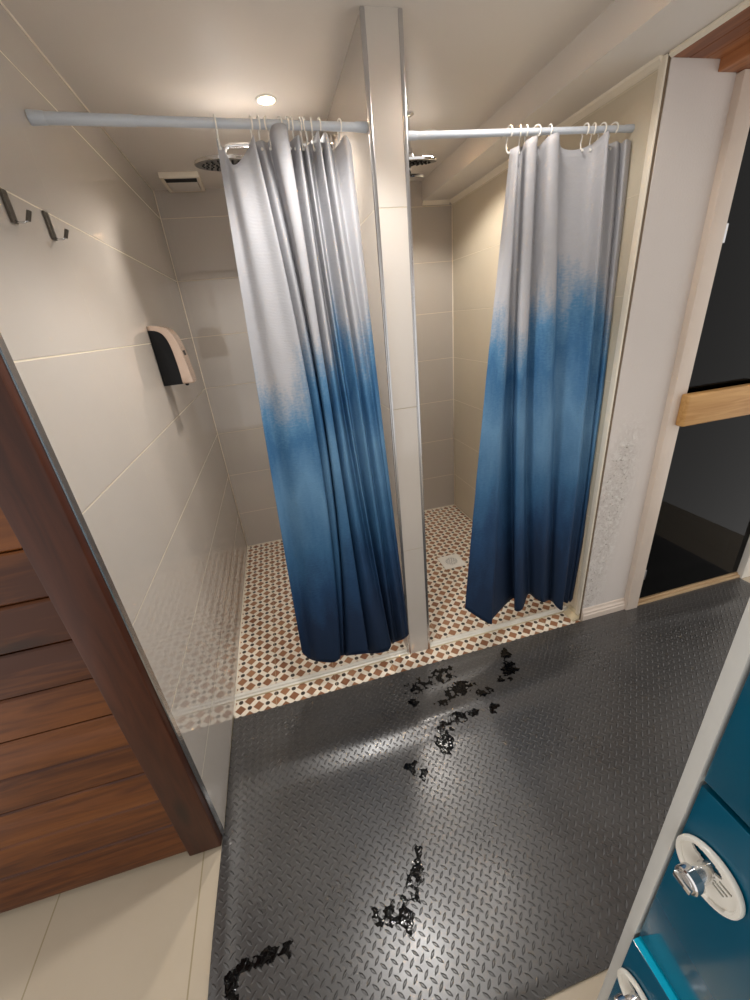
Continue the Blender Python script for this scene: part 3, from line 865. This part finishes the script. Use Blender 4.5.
# ------------------------------------------------------------------ floor drain in the right stall
t = empty('floor_drain', (1.428, 2.075, 0)); tag(t, 'square white floor drain set in the mosaic of the right shower', 'drain')
dx, dy, hw = 1.428, 2.075, 0.076
obj('frame', box(BM(), dx - hw, dx + hw, dy - hw, dy + hw, 0.0, 0.005, 0.002), M['white_plastic'], t, smooth=True, angle=40)
obj('grate_rim', lathe(BM(), [(0.043, 0.0045), (0.043, 0.0075), (0.050, 0.0075), (0.052, 0.0045)], (dx, dy, 0), (0, 0, 1), 36, False), M['white_plastic'], t, smooth=True, angle=40)
b = BM()
for q, k in ((0.0, 1), (0.014, 6), (0.026, 12), (0.037, 18)):
    for i in range(k):
        a = 2 * math.pi * i / k
        lathe(b, [(0.0042, 0.0048), (0.0042, 0.0056), (0.0, 0.0056)], (dx + q * math.cos(a), dy + q * math.sin(a), 0), (0, 0, 1), 8)
obj('grate_holes', b, plain('drain_grey', (140, 138, 140), 0.5), t)

# ------------------------------------------------------------------ soap dispenser on the left wall
t = empty('soap_dispenser', (0.0, 1.90, 1.53)); tag(t, 'black and champagne coloured soap dispenser on the tiled left wall', 'soap dispenser')
y0, y1 = 1.850, 1.955
def arc(pts, sub=6): return [(p.x, p.y) for p in catmull([Vector((a, c, 0)) for a, c in pts], sub)]
outer = arc([(0.001, 1.650), (0.040, 1.648), (0.075, 1.632), (0.096, 1.598), (0.107, 1.548), (0.114, 1.490), (0.122, 1.412)])
inner = arc([(0.001, 1.634), (0.030, 1.630), (0.054, 1.614), (0.068, 1.580), (0.075, 1.530), (0.078, 1.470), (0.078, 1.412)])
b = prism(BM(), inner + [(0.001, 1.412)], 'y', y0 - 0.002, y1 + 0.002, 0.002)
obj('tank_body', b, M['black'], t, smooth=True, angle=40)
b = prism(BM(), outer + inner[::-1], 'y', y0, y1, 0.004)
obj('front_cover', b, M['champagne'], t, smooth=True, angle=40)
b = prism(BM(), [(1.878, 1.545), (1.886, 1.520), (1.890, 1.480), (1.8915, 1.450), (1.914, 1.450), (1.916, 1.480), (1.920, 1.520), (1.927, 1.545)], 'x', 0.1000, 0.1085)
for v in b.verts: v.co.x += (1.545 - v.co.z) * 0.085
obj('level_window', b, M['black'], t)
b = lathe(BM(), [(0.008, 0), (0.008, 0.010), (0.005, 0.014), (0.0, 0.014)], (0.085, 1.902, 1.413), (0, 0, -1), 14)
obj('spout', b, M['black'], t, smooth=True, angle=40)

# ------------------------------------------------------------------ coat hooks on the left wall
def hook(y, label):
    t = empty('coat_hook', (0.0, y, 1.905)); tag(t, label, 'hook', 'coat hooks on the left wall')
    obj('back_plate', box(BM(), 0.0005, 0.006, y - 0.011, y + 0.011, 1.846, 1.905, 0.001), M['dark_metal'], t)
    obj('neck', tube(BM(), [(0.004, y, 1.851), (0.012, y, 1.847), (0.022, y, 1.847), (0.029, y, 1.851)], 0.0022, 8), M['chrome'], t, smooth=True)
    obj('prong_tip', prism(BM(), [(0.026, 1.849), (0.031, 1.848), (0.040, 1.866), (0.035, 1.868)], 'y', y - 0.006, y + 0.006, 0.0008), M['dark_metal'], t)
hook(1.055, 'dark metal hook on the left wall, the one nearer the wooden door')
hook(1.232, 'dark metal hook on the left wall, the one nearer the shower rod')

# ------------------------------------------------------------------ locker, lower right
LX, LY1, LY0 = 0.840, 0.106, -0.50
lk = empty('locker', (1.08, (LY0 + LY1) / 2, 0)); tag(lk, 'grey locker with glossy teal doors and white key fobs at the right', 'locker')
b = BM()
box(b, LX - 0.002, 1.30, LY1 - 0.016, LY1, 0.0, 1.88, 0.0015)
box(b, LX - 0.002, 1.30, LY0, LY0 + 0.016, 0.0, 1.88, 0.0015)
box(b, LX - 0.002, 1.30, LY0 + 0.016, LY1 - 0.016, 1.862, 1.88, 0.001)
box(b, LX + 0.02, 1.30, LY0 + 0.016, LY1 - 0.016, 0.0, 0.02)
box(b, 1.29, 1.30, LY0 + 0.016, LY1 - 0.016, 0.02, 1.862)
box(b, LX + 0.004, 1.29, -0.206, -0.190, 0.02, 1.862)
obj('carcass', b, M['grey_coat'], lk, smooth=True, angle=40)
def door(y0, y1, z0, z1, proud):
    x = LX - proud
    d = obj('door', box(BM(), x, LX + 0.014, y0, y1, z0, z1, 0.0012), M['teal'], lk, smooth=True, angle=40)
    if proud > 0:
      e = obj('door_edge', box(BM(), x + 0.0012, LX + 0.013, y0 + 0.001, y1 - 0.001, z1 - 0.0008, z1 + 0.0012), M['teal_edge_lit'], d0(d), smooth=False)  # light from above on the top edge is put into its colour
      e.parent = d; fix(e, d); e['label'] = 'top edge of the teal door, coloured brighter as if lit from above'
    yc, zc = y1 - 0.036, z1 - 0.098
    b = lathe(BM(), [(0.0105, 0.0), (0.0105, 0.006), (0.0095, 0.008), (0.0095, 0.034), (0.008, 0.036), (0.0, 0.036)], (x, yc, zc), (-1, 0, 0), 28)
    box(b, x - 0.041, x - 0.034, yc - 0.010, yc + 0.010, zc - 0.004, zc + 0.004, 0.001)
    lathe(b, [(0.0135, 0.024), (0.0135, 0.034), (0.012, 0.0355), (0.0, 0.0355)], (x, yc, zc), (-1, 0, 0), 28)
    lk2 = obj('lock', b, M['chrome'], d0(d), smooth=True, angle=35); lk2.parent = d; fix(lk2, d); lk2['label'] = 'chrome cylinder lock'
    # round fob hanging on the lock
    b = fob_mesh(x - 0.006, yc - 0.002, zc - 0.002)
    fb = obj('key_fob', b, M['fob'], d0(d), smooth=True, angle=35); fb.parent = d; fix(fb, d); fb['label'] = 'round white plastic key fob'
    return d
def d0(d): return None
def fix(o, d):
    off = Vector(d.parent.location)
    for v in o.data.vertices: v.co -= off
def fob_mesh(x, y, z):
    """disc of radius 36 mm facing -x with a raised rim, three slots and a long window"""
    b = BM(); R = 0.0365
    holes = []
    lathe(b, [(R - 0.005, 0.0), (R - 0.001, 0.0), (R, 0.0015), (R, 0.0055), (R - 0.001, 0.007), (R - 0.0045, 0.007), (R - 0.006, 0.005), (R - 0.006, 0.001)], (x + 0.004, y, z), (-1, 0, 0), 48, False)
    # plate cut into bands so that the slots are real openings
    n = 60
    def inside(a, c):
        if (a / (R - 0.004)) ** 2 + (c / (R - 0.004)) ** 2 > 1: return False
        if ((a - 0.006) / 0.017) ** 2 + ((c - 0.0165) / 0.0068) ** 2 < 1: return False
        for k in range(3):
            if abs(a + 0.0165 - 0.002 * k) < 0.0062 and abs(c - 0.009 + 0.0068 * k) < 0.0017: return False
        return True
    cs = 2 * R / n; vv = {}
    def V(i, j, f):
        if (i, j, f) not in vv: vv[(i, j, f)] = b.verts.new((x + (0.0005 if f else 0.003), y - R + i * cs, z - R + j * cs))
        return vv[(i, j, f)]
    G = [[inside(-R + (i + .5) * cs, -R + (j + .5) * cs) for j in range(n)] for i in range(n)]
    for i in range(n):
        for j in range(n):
            if not G[i][j]: continue
            b.faces.new((V(i, j, 0), V(i + 1, j, 0), V(i + 1, j + 1, 0), V(i, j + 1, 0)))
            b.faces.new((V(i, j, 1), V(i, j + 1, 1), V(i + 1, j + 1, 1), V(i + 1, j, 1)))
            for (di, dj, e) in ((-1, 0, ((i, j), (i, j + 1))), (1, 0, ((i + 1, j), (i + 1, j + 1))), (0, -1, ((i, j), (i + 1, j))), (0, 1, ((i, j + 1), (i + 1, j + 1)))):
                ii, jj = i + di, j + dj
                if not (0 <= ii < n and 0 <= jj < n and G[ii][jj]):
                    (a, c), (p, q) = e
                    b.faces.new((V(a, c, 0), V(p, q, 0), V(p, q, 1), V(a, c, 1)))
    return b
tops = [0.340, 0.720, 1.100, 1.480, 1.858]
for k, z1 in enumerate(tops):
    z0 = (tops[k - 1] if k else 0.022) + 0.006
    pr = 0.010 if k == 1 else 0.0
    for (ya, yb) in ((-0.187, LY1 - 0.019), (LY0 + 0.019, -0.209)):
        door(ya, yb, z0, z1 - 0.003, pr)
